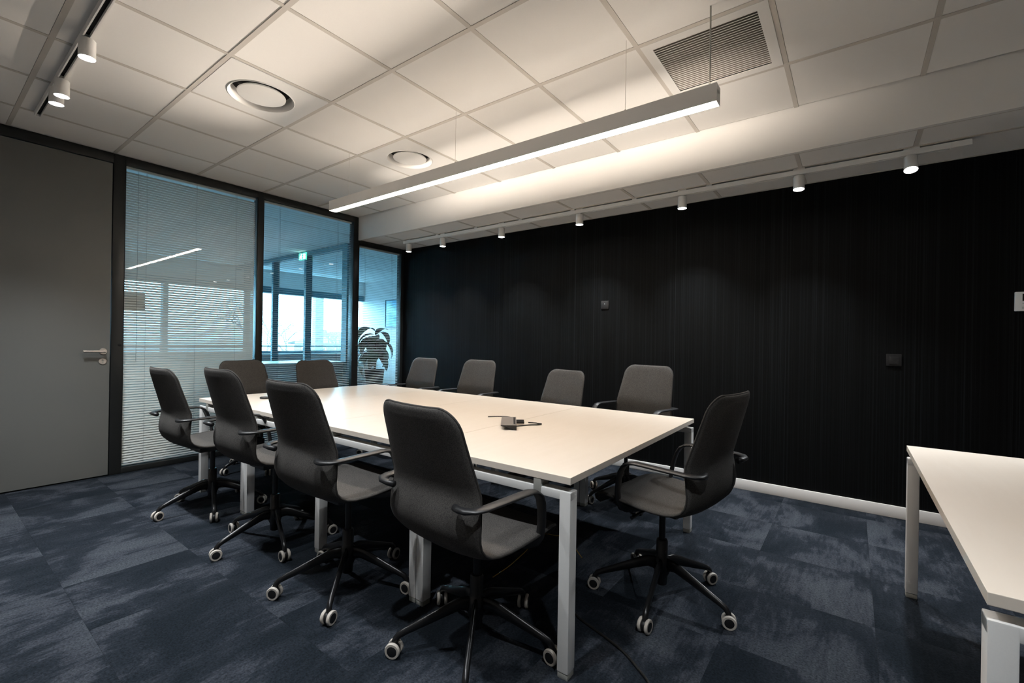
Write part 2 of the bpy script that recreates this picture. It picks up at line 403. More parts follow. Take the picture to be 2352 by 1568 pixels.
for k, (a, b, zt, ztop) in enumerate(BAYS):
    r = empty('venetian_blind', (-.05, (a+b)/2, .05)); tag(r, BL[k], 'blind', 'venetian blinds inside the glazed partition')
    L = (b-a)-.024; tilt = (57, 3, 6)[k]; top = zt-.05
    MB().cbox(-.0125, .0125, -L/2, L/2, top-.022, top-.001, .002).build('head_rail', M['rail'], r)
    MB().cbox(-.011, .011, -L/2, L/2, .004, .016, .002).build('bottom_rail', M['rail'], r)
    sm = slat_mesh(L, tilt); z = .034; 
    while z < top-.034:
        o = link('slat', sm, r, (0, 0, z)); z += PITCH
    if k == 2:   # gathered spare slats under the head rail
        pass
    for fy in ((-.36, .0, .33) if k == 0 else (-.33, .33)):
        for dx in (-.0135, .0135):
            MB().tube([(dx, fy*L, .01), (dx, fy*L, top-.01)], .0009, 5).build('ladder_cord', M['cord'], r)
    if k == 0:
        MB().tube([(.014, -.42*L, top-.02), (.015, -.42*L, .9)], .0015, 6).build('tilt_cord', M['cord'], r)

nt_ = MB().box(-.0975, -.0915, -2.990, -2.834, 1.395, 1.544).build('paper_notice', plain('cream_paper', (.55,.53,.45), .9)); tag(nt_, 'small cream paper notice stuck behind the blind beside the door frame', 'notice')
# door
dr = empty('door_1', (-.045, -3.56, 0)); struct(dr, 'tall grey flush door with steel lever handle in black frame', 'door')
MB().cbox(-.04, .038, -.480, .473, .006, 2.606, .002).build('leaf', M['door'], dr, smooth=40)
hd = MB().lathe([(.026,.038),(.026,.044),(.024,.046)], 28, (0, .430, 1.036), 'X').build('handle_rose', M['steel'], dr, smooth=40)
MB().tube([(.045,.430,1.036),(.088,.430,1.036)], .0095, 14).tube([(.088,.438,1.036),(.088,.30,1.037)], .0098, 16).build('lever_handle', M['steel'], dr, smooth=60)
MB().lathe([(.026,.038),(.026,.043),(.024,.045)], 28, (0, .428, .953), 'X').build('lock_rose', M['steel'], dr, smooth=40)
MB().lathe([(.0085,.045),(.0085,.0475)], 16, (0,.428,.960), 'X').box(.045,.0472,.423,.433,.936,.960).build('lock_cylinder', M['bracket'], dr)
MB().lathe([(.0035,.0475),(.0035,.048)], 10, (0,.428,.963), 'X').build('keyhole', M['gap'], dr)

# ------------------------------------------------------------------ conference table
def make_table(name, loc, rz, L, Wd, nmod, label, legs, panel_names='tabletop'):
    """origin at near right corner on the floor, x runs to -L, y to +Wd; top at .706"""
    t = empty(name, loc, rz); tag(t, label, 'table', 'pale birch tables with silver legs')
    ZT = .706; m = L/nmod
    pm = MB().cbox(-m/2+.0012, m/2-.0012, 0, Wd, ZT-.0255, ZT, .0014).mesh('tabletop', M['wood'])
    for k in range(nmod):
        o = link('tabletop', pm, t, (-m*(k+.5), .003*((k*37) % 3-1)/2, 0))
    zr = .652
    for y0 in (0.002, Wd-.052):
        MB().cbox(-L+.002, -.002, y0, y0+.05, zr-.030, zr, .003).build('long_rail', M['silver'], t, smooth=40)
    for x in legs:
        lm = None
        for y0 in (0.001, Wd-.051):
            lg = MB().cbox(x-.022, x+.022, y0, y0+.05, .022, zr+.0005, .004).build('leg', M['silver'], t, smooth=40)
            MB().cbox(x-.0205, x+.0205, y0+.002, y0+.048, 0.0, .022, .003).build('foot', M['bracket'], lg, smooth=40)
        if -L+.1 < x < -.1: MB().cbox(x-.0195, x+.0195, .048, Wd-.048, zr-.030, zr-.001, .003).build('cross_rail', M['silver'], t, smooth=40)
    for x in (-.30, -L+.30): MB().cbox(x-.02, x+.02, .05, Wd-.05, zr-.028, zr-.002, .003).build('under_beam', M['blackmetal'], t, smooth=40)
    bx = []
    for x in legs:
        for s in (-1, 1):
            q = x+s*.115
            if -L+.09 < q < -.09 and all(abs(q-z) > .09 for z in bx) : bx.append(q)
    for q in bx:
        for y0, s in ((0.0, 1), (Wd, -1)):
            MB().cbox(q-.016, q+.016, min(y0, y0+s*.054), max(y0, y0+s*.054), zr-.0325, ZT-.0255, .002).build('bracket', M['bracket'], t, smooth=40)
    return t
TL, TW = 3.1745, 1.6047
conf = make_table('conference_table', (4.1893, -2.7334, 0), .0137, TL, TW, 4, 'long pale birch conference table with silver legs under the pendant',
                  [-.024, -.7470, -.7950, -1.5630, -2.4100, -2.4580, -TL+.024])
side = make_table('side_table', (5.172+.80, -2.858, 0), 0, .80, 1.634, 1, 'separate pale birch table cut off at the right edge', [-.776, -.024])

# things on the table
hub = empty('conference_hub', (3.435, -2.097, .7062), math.radians(37)); tag(hub, 'small wedge shaped grey conference hub with cables on the table', 'device')
a, b = .042, .1325
mb = MB(); mb.add([(-a,-b,.0215),(a,-b,.0),(a,b,.0),(-a,b,.0215),(-a,-b,.0255),(a,-b,.0255),(a,b,.0255),(-a,b,.0255)],
       [(3,2,1,0),(4,5,6,7),(0,1,5,4),(1,2,6,5),(2,3,7,6),(3,0,4,7)]); mb.build('case', M['black'], hub)
M['hubtop'] = plain('warm_grey_metal', (.27,.245,.225), .4, .2)
MB().cbox(-a, a, -b, b, .0242, .0262, .0008).build('top_plate', M['hubtop'], hub)
MB().cbox(a-.016, a-.006, -b+.03, b-.012, .0260, .0266, .0003).build('touch_strip', M['black'], hub)
for y in (.035, .075):
    MB().cbox(a-.002, a+.045, y-.011, y+.011, .006, .020, .003).build('plug', M['black'], hub, smooth=40)
def cable(name, pts, r, label, mat, cat='cable', group=None):
    # smooth polyline (Catmull-Rom)
    P = [Vector(p) for p in pts]; out = []
    for i in range(len(P)-1):
        p0, p1, p2, p3 = P[max(i-1,0)], P[i], P[i+1], P[min(i+2,len(P)-1)]
        for k in range(8):
            t = k/8; out.append(.5*((2*p1)+(p2-p0)*t+(2*p0-5*p1+4*p2-p3)*t*t+(3*p1-p0-3*p2+p3)*t**3))
    out.append(P[-1]); o = MB().tube(out, r, 7).build(name, mat, None, smooth=180); tag(o, label, cat, group); return o
ZT = .7062
cable('hub_cable', [(3.50,-2.00,ZT+.011),(3.53,-1.97,ZT+.008),(3.535,-1.955,ZT+.004),(3.555,-1.95,ZT+.004),(3.555,-1.985,ZT+.004),(3.52,-2.03,ZT+.004),(3.47,-2.12,ZT+.003),(3.40,-2.10,ZT+.003)], .0035, 'looped dark cable leaving the conference hub to the right', M['cable'])
cable('loose_cable', [(3.375,-1.99,ZT+.012),(3.33,-1.935,ZT+.012),(3.28,-1.915,ZT+.009),(3.22,-1.93,ZT+.006),(3.175,-1.965,ZT+.004)], .003, 'short cable end lying on the table behind the conference hub', M['cable'])
pk = empty('speaker_puck', (1.375, -2.452, .7062)); tag(pk, 'flat black round puck at the far end of the table', 'device')
MB().lathe([(.040,.0),(.045,.003),(.045,.010),(.041,.014)], 28).build('body', M['black'], pk, smooth=40)
MB().lathe([(.032,.0138),(.032,.0152),(.028,.016)], 28).build('grille', M['greycase'], pk, smooth=40)
cable('floor_cable', [(4.00,-2.36,.005),(4.057,-2.391,.005),(4.165,-2.426,.005),(4.276,-2.469,.005),(4.357,-2.523,.005),(4.412,-2.567,.005),(4.47,-2.65,.005),(4.50,-2.80,.005)], .005, 'black power cable running across the carpet beside the table leg', M['cable'])
cable('yellow_cable', [(3.55,-2.36,.006),(3.60,-2.30,.05),(3.645,-2.27,.10),(3.655,-2.22,.12),(3.634,-2.129,.13),(3.62,-2.0,.12),(3.66,-1.96,.11),(3.72,-1.93,.10),(3.80,-1.90,.006)], .0022, 'thin yellow cable hanging under the conference table', M['yellow'])

# ------------------------------------------------------------------ office chairs
PROF = [(.228,-.052),(.234,-.036),(.228,-.020),(.205,-.008),(.165,-.001),(.11,-.003),(.05,-.009),(-.02,-.015),(-.08,-.017),(-.135,-.014),(-.18,-.004),
        (-.213,.013),(-.236,.036),(-.250,.064),(-.257,.095),(-.258,.125),(-.254,.155),(-.248,.185),(-0.2472,0.215),(-0.2555,0.245),(-0.2637,0.275),(-0.2720,0.305),(-0.2802,0.335),(-0.2885,0.365),(-0.2954,0.390),(-0.3014,0.412),(-0.3064,0.430),(-0.3105,0.445),(-0.3141,0.458),(-0.3171,0.469),(-0.3196,0.478),(-0.3218,0.486),(-0.3234,0.492),(-0.3245,0.496)]
def half_w(i, y, z):
    if i < 6:
        w = (.165,.185,.202,.220,.236,.246)[i]
    elif z < .12: w = .248
    else: w = .248-(z-.12)*.112
    if z > .409:
        rc = .088; d = z-.409; base = .248-(.405-.12)*.112
        w = base-rc+math.sqrt(max(0, rc*rc-min(d, rc*.999)**2))
    return w
def make_shell():
    n = len(PROF); S = 16; mid = [Vector((0, y, z)) for y, z in PROF]
    F = []; B = []; edge = []
    for i in range(n):
        t = (mid[min(i+1,n-1)]-mid[max(i-1,0)]).normalized()
        nrm = Vector((0, -t.z, t.y)) * -1      # inner side: up on the seat, forward on the back
        if nrm.z+nrm.y < 0: nrm = -nrm
        w = half_w(i, *PROF[i]); fi = []; bi = []
        z = PROF[i][1]
        cup = .014 if z < 0 else .014+.016*min(1, z/.12)
        for k in range(S+1):
            s = -1+2*k/S; sx = math.sin(s*PI/2)*.35+s*.65
            p = mid[i]+Vector((sx*w, 0, 0))+nrm*(cup*(abs(sx)*w/.24)**2.4)
            ed = max(0, 1-abs(sx)**6); en = 1.0 if 2 < i < n-4 else (.55, .75, .9)[min(i, n-1-i, 2)]
            th = (.0045+.0095*ed)*en
            fi.append(p+nrm*th); bi.append(p-nrm*th)
        F.append(fi); B.append(bi)
    mb = MB(); vs = [p for r in F for p in r]+[p for r in B for p in r]; o = n*(S+1); fs = []
    idx = lambda i, k: i*(S+1)+k
    for i in range(n-1):
        for k in range(S):
            fs.append((idx(i,k), idx(i,k+1), idx(i+1,k+1), idx(i+1,k))); fs.append((o+idx(i,k), o+idx(i+1,k), o+idx(i+1,k+1), o+idx(i,k+1)))
    loop = [idx(i,0) for i in range(n)]+[idx(n-1,k) for k in range(1,S+1)]+[idx(i,S) for i in range(n-2,-1,-1)]+[idx(0,k) for k in range(S-1,0,-1)]
    for a_, b_ in zip(loop, loop[1:]+loop[:1]): fs.append((a_, b_, o+b_, o+a_))
    mb.add(vs, fs)
    ring = [(vs[a_]+vs[o+a_])/2 for a_ in loop]
    return mb, ring
shell_mb, ring = make_shell()
SHELL = shell_mb.mesh('upholstered_shell', M['fabric'], 180)
PIPE = MB().tube(ring, .0042, 6, closed=True).mesh('piping', M['piping'], 180)
def arm_mesh(s):
    P = [(.170,-.268,.180),(.200,-.277,.182),(.230,-.275,.184),(.255,-.258,.187),(.266,-.228,.189),(.268,-.19,.190),(.268,-.12,.191),(.268,-.05,.192),(.267,-.01,.192),(.266,.02,.186),(.264,.045,.170),
         (.261,.062,.142),(.256,.075,.10),(.250,.083,.05),(.242,.085,.005),(.225,.080,-.022),(.19,.070,-.040),(.13,.055,-.048),(.06,.03,-.052)]
    fl = [(1.0,1.0),(1.1,.9),(1.5,.8),(1.8,.7),(1.9,.65),(1.9,.65),(1.9,.65),(1.9,.65),(1.9,.65),(1.9,.65),(1.9,.65),(1.8,.65),(1.7,.7),(1.6,.7),(1.5,.7),(1.5,.7),(1.5,.7),(1.5,.7),(1.5,.7)]
    pts = [Vector((p[0]*s, p[1], p[2])) for p in P]
    # fixed frame band: side vector kept in the lateral/outward sense
    vs = []; N = len(pts); n = 12
    for i, p in enumerate(pts):
        t = (pts[min(i+1,N-1)]-pts[max(i-1,0)]).normalized()
        if i < 5: u = Vector((0,0,1))
        else: u = Vector((0, .6, 1)) if i < 12 else Vector((0,1,.3))
        sd = t.cross(u).normalized(); u = sd.cross(t).normalized(); r = .0122
        for k in range(n):
            an = 2*PI*k/n; vs.append(p+sd*(math.cos(an)*r*fl[i][0])+u*(math.sin(an)*r*fl[i][1]))
    fs = []
    for i in range(N-1):
        for k in range(n):
            q = (k+1) % n; fs.append((i*n+k, i*n+q, (i+1)*n+q, (i+1)*n+k))
    fs += [tuple(range(n-1,-1,-1)), tuple((N-1)*n+k for k in range(n))]
    mb = MB(); mb.add(vs, fs); return mb.mesh('armrest', M['black'], 180)
ARMS = [arm_mesh(-1), arm_mesh(1)]
LEG = MB().tube([(.020,0,.150),(.036,0,.158),(.062,0,.160),(.085,0,.154),(.14,0,.134),(.21,0,.108),(.268,0,.087),(.292,0,.076),(.304,0,.062),(.308,0,.050),(.308,0,.040)],
                [.013]*11, 12, flat=[(.85,2.2),(.85,2.2),(.85,2.0),(.85,1.9),(.85,1.6),(.85,1.3),(.85,1.05),(.9,.95),(.9,.9),(.85,.85),(.8,.8)]).mesh('base_leg', M['blackmetal'], 180)
HUBM = MB().lathe([(.020,.060),(.024,.064),(.026,.10),(.034,.118),(.034,.175),(.028,.186),(.026,.19),(.026,.26),(.022,.268)], 24).mesh('base_hub', M['blackmetal'], 50)
CAST = MB().lathe([(.021,-.0085),(.023,-.006),(.023,.006),(.021,.0085)], 20, (0,0,.029), 'X').tube([(0,0,.030),(0,-.004,.052)], .009, 10).mesh('caster', M['cap'], 50)
TYRE = MB().lathe([(.019,-.0065),(.0265,-.0065),(.029,-.003),(.029,.003),(.0265,.0065),(.019,.0065)], 28, (0,0,0), 'X', closed=True).mesh('tyre', M['tyre'], 50)
CAPM = MB().lathe([(.0195,-.0055),(.0200,.004),(.0185,.0068),(.010,.0080)], 24, (0,0,0), 'X').mesh('hub_cap', M['cap'], 50)
CAPL = MB().lathe([(.0195,.0055),(.0200,-.004),(.0185,-.0068),(.010,-.0080)], 24, (0,0,0), 'X').mesh('hub_cap', M['cap'], 50)
MECH = MB().cbox(-.085, .085, -.11, .09, -.068, -.034, .010).cbox(-.12, .12, -.02, .05, -.052, -.028, .008).mesh('tilt_mechanism', M['black'], 50)
def make_chair(name, x, y, th, hs, base_a, label, sw=0.0):
    """x,y base centre; th facing (local +y forward); hs seat reference height; base_a angle of one caster arm"""
    t = empty(name, (x, y, 0), th); tag(t, label, 'chair', 'charcoal office chairs around the conference table')
    sh = link('upholstered_shell', SHELL, t, (0, 0, hs)); link('piping', PIPE, sh)
    for m in ARMS: link('armrest', m, t, (0, 0, hs))
    link('tilt_mechanism', MECH, t, (0, 0, hs))
    MB().tube([(-.02,.03,hs-.055),(-.14,.03,hs-.058),(-.22,.03,hs-.062)], [.005,.005,.008], 8).build('height_lever', M['black'], t, smooth=60)
    MB().lathe([(.0145,.24),(.0145,hs-.05)], 16).build('gas_lift', M['blackmetal'], t, smooth=40)
    h = link('base_hub', HUBM, t)
    rnd = random.Random(name+label)
    for k in range(5):
        a_ = base_a-th+k*2*PI/5
        lg = link('base_leg', LEG, t); lg.rotation_euler = (0,0,a_)
        ca = link('caster', CAST, t, (.308*math.cos(a_), .308*math.sin(a_), 0)); ca.rotation_euler = (0,0,a_+PI/2+ (rnd.uniform(-1.2,1.2) if sw is None else sw+rnd.uniform(-.5,.5)))
        for s, cm in ((-1, CAPL), (1, CAPM)):
            ty = link('tyre', TYRE, ca, (s*.0155, 0, .029)); cp = link('hub_cap', cm, ca, (s*.0155, 0, .029))
    return t
make_chair('office_chair', 3.801, -2.771, -.090, .458, -2.2238, 'charcoal office chair nearest the camera, its back towards us')
make_chair('office_chair', 3.041, -2.835, .007, .490, -2.0737, 'charcoal office chair on the near side, second from the camera')
make_chair('office_chair', 2.288, -2.816, .011, .505, -1.551, 'charcoal office chair on the near side, third from the camera')
make_chair('office_chair', 1.443, -2.835, .026, .470, -1.5664, 'charcoal office chair on the near side, closest to the grey door')
make_chair('office_chair', 4.262, -1.993, 1.41, .474, -2.7108, 'charcoal office chair alone at the right end of the long table, seen from its side')
make_chair('office_chair', 3.600, -.840, 2.941, .500, 2.9, 'charcoal office chair by the black wall, rightmost and largest of that row')
make_chair('office_chair', 2.846, -.837, 2.942, .425, .4, 'charcoal office chair by the black wall, second from the right, lowest back')
make_chair('office_chair', 1.890, -.852, 3.148, .477, .9, 'charcoal office chair by the black wall, second from the glass partition')
make_chair('office_chair', 1.064, -.859, 3.113, .470, .2, 'charcoal office chair in the far corner between black wall and glass partition')
make_chair('office_chair', .706, -1.492, -1.488, .442, .5, 'charcoal office chair at the far table end, right one of two before the blinds')
make_chair('office_chair', .700, -2.176, -1.398, .456, 1.0, 'charcoal office chair at the far table end, left one of two before the blinds')

# ------------------------------------------------------------------ pendant light
M['diffuser'] = emit('pendant_diffuser', PENDANT_COL, PENDANT_POWER)
pd = empty('pendant_light', (2.948, -1.960, 2.245)); tag(pd, 'long white linear pendant light glowing above the conference table', 'light')
Lh = 1.52
MB().box(-Lh, Lh, -.0325, -.0285, .0, .080).box(-Lh, Lh, .0285, .0325, .0, .080).box(-Lh, Lh, -.0285, .0285, .046, .052).box(-Lh, -Lh+.003, -.0285, .0285, 0, .08).box(Lh-.003, Lh, -.0285, .0285, 0, .08).build('housing', M['white'], pd)
MB().box(-Lh+.003, Lh-.003, -.0284, .0284, .0015, .006).build('diffuser', M['diffuser'], pd)
for x in (1.660, 2.856, 4.031):
    MB().tube([(x-2.948, 0, .052), (x-2.948, 0, H1-2.245)], .0011, 6).build('suspension_wire', M['steel'], pd)
    MB().lathe([(.006,.052),(.006,.094),(.003,.100)], 12, (x-2.948,0,0)).build('wire_clip', M['steel'], pd, smooth=40)
MB().tube([(4.430-2.948, 0, .052), (4.430-2.948, .004, .25), (4.430-2.948, -.003, H1-2.245)], .0036, 8).build('power_cable', M['bracket'], pd, smooth=60)

for watts, tilt, spread, sgn in ADDED_FILL:  # added fill hidden in the housing, stands in for light bounced off the table
    ld = bpy.data.lights.new('added_ceiling_fill', 'AREA'); ld.shape = 'RECTANGLE'; ld.size = 2*Lh-.03; ld.size_y = .014; ld.energy = watts; ld.color = PENDANT_COL; ld.spread = math.radians(spread)
    lo = bpy.data.objects.new('added_ceiling_fill', ld); COL.objects.link(lo); lo.parent = pd; lo.location = (0, -sgn*.022 if spread < 100 else 0, .069)
    lo.rotation_euler = (PI-sgn*math.radians(tilt), 0, 0)
# ------------------------------------------------------------------ track lights
def track(name, x0, x1, y, ztop, label, gap):
    t = empty(name, (x0, y, ztop)); tag(t, label, 'light track')
    L = x1-x0
    MB().box(0, L, -.017, -.0105, -.034, 0).box(0, L, .0105, .017, -.034, 0).box(0, L, -.0105, .0105, -.012, 0).box(-.002, 0, -.017, .017, -.034, 0).box(L, L+.002, -.017, .017, -.034, 0).build('rail', M['white'], t)
    MB().box(.001, L-.001, -.0104, .0104, -.016, -.0121).build('slot', M['gap'], t)
    MB().cbox(L-.09, L, -.0175, .0175, -.0345, .0005, .002).build('feed_box', M['white'], t)
    if gap:
        for i in range(13):
            x = xl(i)
            if x0+.05 < x < x1-.05: MB().box(x-x0-.02, x-x0+.02, -.012, .012, 0, gap).build('clip', M['white'], t)
    return t
M['lamp'] = emit('lamp_face', (1.0, .99, .97), 28.0)
BODY = MB().lathe([(.031,.004),(.034,0),(.034,.090),(.031,.094),(.010,.094)], 28).mesh('lamp_body', M['white'], 40)
FACE = MB().lathe([(.030,.002),(.030,.006)], 28).mesh('lamp_face', M['lamp'], 40)
NECK = MB().lathe([(.010,.092),(.010,.106),(.013,.112),(.013,.124),(.010,.130)], 16).cbox(-.035, .035, -.0095, .0095, .122, .150, .003).mesh('track_adapter', M['white'], 40)
def spot(x, y, zb, label, group, watts, tx=0, ty=0, size=70):
    t = empty('track_spotlight', (x, y, zb)); tag(t, label, 'spotlight', group)
    b = link('lamp_body', BODY, t); link('lamp_face', FACE, b); link('track_adapter', NECK, t)
    b.rotation_euler = (ty, tx, 0)
    pv = Vector((0, 0, .094)); b.location = pv-(Matrix.Rotation(ty, 3, 'X') @ pv)      # the head tilts about its neck
    ld = bpy.data.lights.new('spot_beam', 'SPOT'); ld.energy = watts; ld.color = SPOT_COL; ld.spot_size = math.radians(size); ld.spot_blend = 1.0; ld.shadow_soft_size = .03
    lo = bpy.data.objects.new('spot_beam', ld); COL.objects.link(lo); lo.parent = b; lo.location = (0, 0, -.004)
    return t
track('light_track', .48, 5.6, -3.585, H1, 'white light track on the ceiling above the door side', 0)
LS = ['spotlight on the door side track, nearest and largest in view', 'spotlight on the door side track, middle one of three', 'spotlight on the door side track, last one towards the glass partition']
for x, l in zip((1.860, 1.245, 1.090), LS): spot(x, -3.580, 2.560, l, 'spotlights on the door side track', SPOT_LEFT_W, 0, 0, 105)
for x, l in ((2.85, 'nearest of those above the top of the photograph'), (3.95, 'middle of those above the top of the photograph'), (5.15, 'last of those above the top of the photograph')): spot(x, -3.585, 2.560, 'spotlight on the door side track, '+l, 'spotlights on the door side track', SPOT_LEFT_W, 0, 0, 105)
ZR = H2-.012
track('light_track', .46, 5.50, -.385, ZR, 'white light track along the black wall', .012)
ORD = ['first from the glass partition', 'second from the glass partition', 'third from the glass partition', 'middle of the seven', 'third from the right end', 'second from the right end', 'rightmost and largest']
for x, o in zip((.545, 1.140, 2.006, 2.923, 3.850, 4.645, 5.232), ORD):
    spot(x, -.385, 2.262, 'white spotlight on the track by the black wall, '+o, 'spotlights on the track by the black wall', SPOT_RIGHT_W*(1.4 if x > 5 else 1), 0, -.34 if x > 5 else (-.12 if x > 4 else 0), 92)

# ------------------------------------------------------------------ ceiling fittings
vx, vy = xl(6)+.3, yl(2)+.3
vt = empty('return_air_vent', (vx, vy, H1)); tag(vt, 'square white ceiling air vent with slats painted dark as shade above the pendant', 'air vent')
o, q = .288, .240
MB().box(-o, o, -o, -q, -.003, .010).box(-o, o, q, o, -.003, .010).box(-o, -q, -q, q, -.003, .010).box(q, o, -q, q, -.003, .010).build('frame', M['white'], vt)
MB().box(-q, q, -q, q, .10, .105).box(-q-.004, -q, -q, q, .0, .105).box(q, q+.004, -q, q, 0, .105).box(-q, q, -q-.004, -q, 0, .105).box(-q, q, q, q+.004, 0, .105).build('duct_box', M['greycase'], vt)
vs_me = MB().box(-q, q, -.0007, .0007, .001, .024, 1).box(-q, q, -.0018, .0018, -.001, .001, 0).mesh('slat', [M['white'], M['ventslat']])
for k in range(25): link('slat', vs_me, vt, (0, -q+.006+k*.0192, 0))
DL = ['round ceiling air diffuser on a square plate, nearer the door', 'round ceiling air diffuser on a square plate, behind the pendant light']
for (i, j), l in zip(((2,0),(2,2)), DL):
    d = empty('air_diffuser', (xl(i)+.3, yl(j)+.3, H1)); tag(d, l, 'air diffuser', 'round ceiling air diffusers')
    n = 48; R = .188; mb = MB(); hx = .2875; vs = []
    for k in range(n):
        a_ = 2*PI*k/n; c_, s_ = math.cos(a_), math.sin(a_); f = hx/max(abs(c_), abs(s_)); vs += [(c_*R, s_*R, -.002), (c_*f, s_*f, -.002)]
    k_ = [(2*k, 2*k+1, 2*((k+1) % n)+1, 2*((k+1) % n)) for k in range(n)]; mb.add(vs, k_)
    mb.add([(p[0], p[1], .004) for p in vs], k_)
    mb.build('plate', M['white'], d)
    MB().lathe([(.190,-.004),(.186,-.006),(.180,-.002),(.172,.012),(.166,.035),(.164,.06),(.168,.06),(.172,.03),(.184,.004)], 48, closed=True).build('collar', M['white'], d, smooth=50)
    MB().lathe([(.164,.055),(.164,.13)], 32).build('throat', M['gap'], d, smooth=50)
    MB().lathe([(.128,.002),(.136,.004),(.137,.010),(.130,.016),(.05,.024)], 48).build('disc', M['white'], d, smooth=50)
    MB().tube([(0,0,.02),(0,0,.06)], .01, 8).build('stem', M['bracket'], d)

# ------------------------------------------------------------------ wall fittings
sw = empty('wall_sensor', (3.012, 0, 1.546)); tag(sw, 'small square black wall plate with a pale dot, middle of black wall', 'wall plate')
MB().cbox(-.040, .040, -.010, 0, -.040, .040, .003).build('plate', M['greycase'] if False else M['black'], sw, smooth=40)
MB().cbox(-.032, .032, -.0125, -.009, -.032, .032, .002).build('cover', M['black'], sw, smooth=40)
MB().lathe([(.003,0),(.003,.001)], 10, (0,-.0135,.010), 'Y').build('indicator', M['white'], sw)
s2 = empty('light_switch', (5.189, 0, 1.088)); tag(s2, 'black light switch plate on the black wall, right of the chairs', 'light switch')
MB().cbox(-.041, .041, -.011, 0, -.041, .041, .002).build('plate', M['black'], s2, smooth=40)
MB().cbox(-.026, .026, -.016, -.010, -.028, .022, .002).build('rocker', M['black'], s2, smooth=40)
th_ = empty('thermostat', (5.803, 0, 1.470)); tag(th_, 'white wall thermostat with dark screen at the right edge', 'thermostat')
MB().cbox(-.047, .047, -.020, 0, -.059, .059, .004).build('case', M['white'], th_, smooth=40)
MB().box(-.016, .034, -.0212, -.0195, .003, .046).build('screen', M['gap'], th_)
MB().box(-.016, .034, -.0206, -.0195, -.014, -.012).build('divider', M['bracket'], th_)
for k in range(2): MB().cbox(-.018+k*.028, .006+k*.028, -.0215, -.0195, -.046, -.032, .001).build('button', M['rail'], th_)

# ------------------------------------------------------------------ office beyond the glazed partition
HB = 2.75; WX = -6.0
M['corr_floor'] = plain('dark_corridor_carpet', (.05,.06,.075), 1.0, var=.25, scale=30)
M['shelf'] = plain('white_sill', (.80,.82,.83), .4)
struct(MB().box(WX-.2, -.10, -6.0, 3.6, -.12, 0).build('floor_corridor', M['corr_floor']), 'dark carpet floor of the office beyond the glass', 'floor')
cc = MB().box(WX-.2, -.10, -6.0, 3.6, HB, HB+.3).build('ceiling_corridor', M['gypsum']); struct(cc, 'white ceiling of the office beyond the glass', 'ceiling')
for y in (-2.93, -2.33, -1.73, -1.13, -.53, .67, 1.27, 1.87, 2.47, 3.07): MB().box(WX, -.10, y-.012, y+.012, HB-.002, HB).build('grid_bar', M['white'], cc)
for x in (-1.2, -2.4, -3.6, -4.8): MB().box(x-.012, x+.012, -6.0, 3.6, HB-.0015, HB).build('grid_bar', M['tbar'], cc)
struct(MB().box(WX-.2, .02, 3.6, 3.75, -.12, HB+.3).build('wall_corridor_end', M['whitewall']), 'white end wall of the office beyond with a picture', 'wall')
struct(MB().box(WX-.2, -.10, -6.15, -6.0, -.12, HB+.3).build('wall_corridor_side', M['whitewall']), 'white side wall of the office beyond the door', 'wall')
struct(MB().box(-.10, -.02, .12, 3.6, 0, HB+.3).build('wall_corridor_inner', M['whitewall']), 'white wall behind the black wall plane, facing the office', 'wall')
struct(MB().box(P0-.002, 0, RY, YB, H1+.001, HB+.3).build('wall_left_head', M['whitewall']), 'wall above the glazed partition, hidden by the ceiling', 'wall')
struct(MB().box(P0, P0+.002, -.716, .12, H2+.001, HB).build('wall_left_head_low', M['whitewall']), 'infill over the narrow bay, office side', 'wall')
# window wall of the office
ww = MB().box(WX-.2, WX, -6.0, 3.6, 0, .80).box(WX-.2, WX, -6.0, 3.6, 2.37, HB).build('wall_facade', M['whitewall']); struct(ww, 'outer wall of the office with a long band of windows', 'wall')
w4 = empty('window_4', (WX-.1, 0, .8)); struct(w4, 'band of large office windows with blue grey frames and daylight outside', 'window')
WY = [-6.0, -4.2, -2.6, -1.0, .62, 2.276, 3.6]
for y in WY[1:-1]:
    hw = .11 if abs(y-2.276) < .01 else .045
    MB().cbox(-.08, .08, y-hw, y+hw, 0, 1.57, .004).build('mullion', M['blueframe'], w4)
MB().cbox(-.07, .09, -6.0, 3.6, 1.42, 1.57, .004).build('head_frame', M['blueframe'], w4); MB().cbox(-.07, .07, -6.0, 3.6, 0, .06, .004).build('sill_frame', M['blueframe'], w4)
MB().cbox(-.03, .03, -6.0, 3.6, .155, .18, .003).build('transom', M['blueframe'], w4)
for a, b in zip(WY, WY[1:]): MB().box(-.006, .006, a+.04, b-.04, .05, 1.45).build('pane', M['glass'], w4)
struct(MB().cbox(WX, WX+.32, -6.0, 3.6, .775, .80, .004).build('trim_2', M['shelf']), 'white window sill board under the office windows', 'window sill')
# dwarf wall with sill board and glazed office screen
dw = MB().box(-1.85, -1.77, -5.9, .23, 0, .775).build('wall_corridor_low', M['greypanel']); struct(dw, 'grey waist high wall beyond the middle glazed bay', 'low wall')
struct(MB().cbox(-2.55, -1.76, -5.9, .23, .776, .796, .003).build('trim_3', M['shelf']), 'white board on top of the waist high wall', 'ledge')
gs = empty('trim_4', (0, .30, 0)); struct(gs, 'blue grey framed glass screen standing in the office beyond', 'glass screen')
for x, hw in ((-1.79, .075), (-3.03, .035), (-4.26, .035), (-5.5, .035)): MB().cbox(x-hw, x+hw, -.06, .06, 0, HB, .004).build('post', M['blueframe'], gs)
MB().cbox(-5.95, -1.79, -.055, .055, 2.665, HB-.002, .004).build('head_rail', M['blueframe'], gs); MB().cbox(-5.95, -1.79, -.055, .055, 0, .06, .004).build('floor_rail', M['blueframe'], gs)
for a, b in ((-5.95,-5.54),(-5.46,-4.30),(-4.22,-3.07),(-2.99,-1.87)): MB().box(a, b, -.005, .005, .06, 2.665).build('pane', M['glass'], gs)
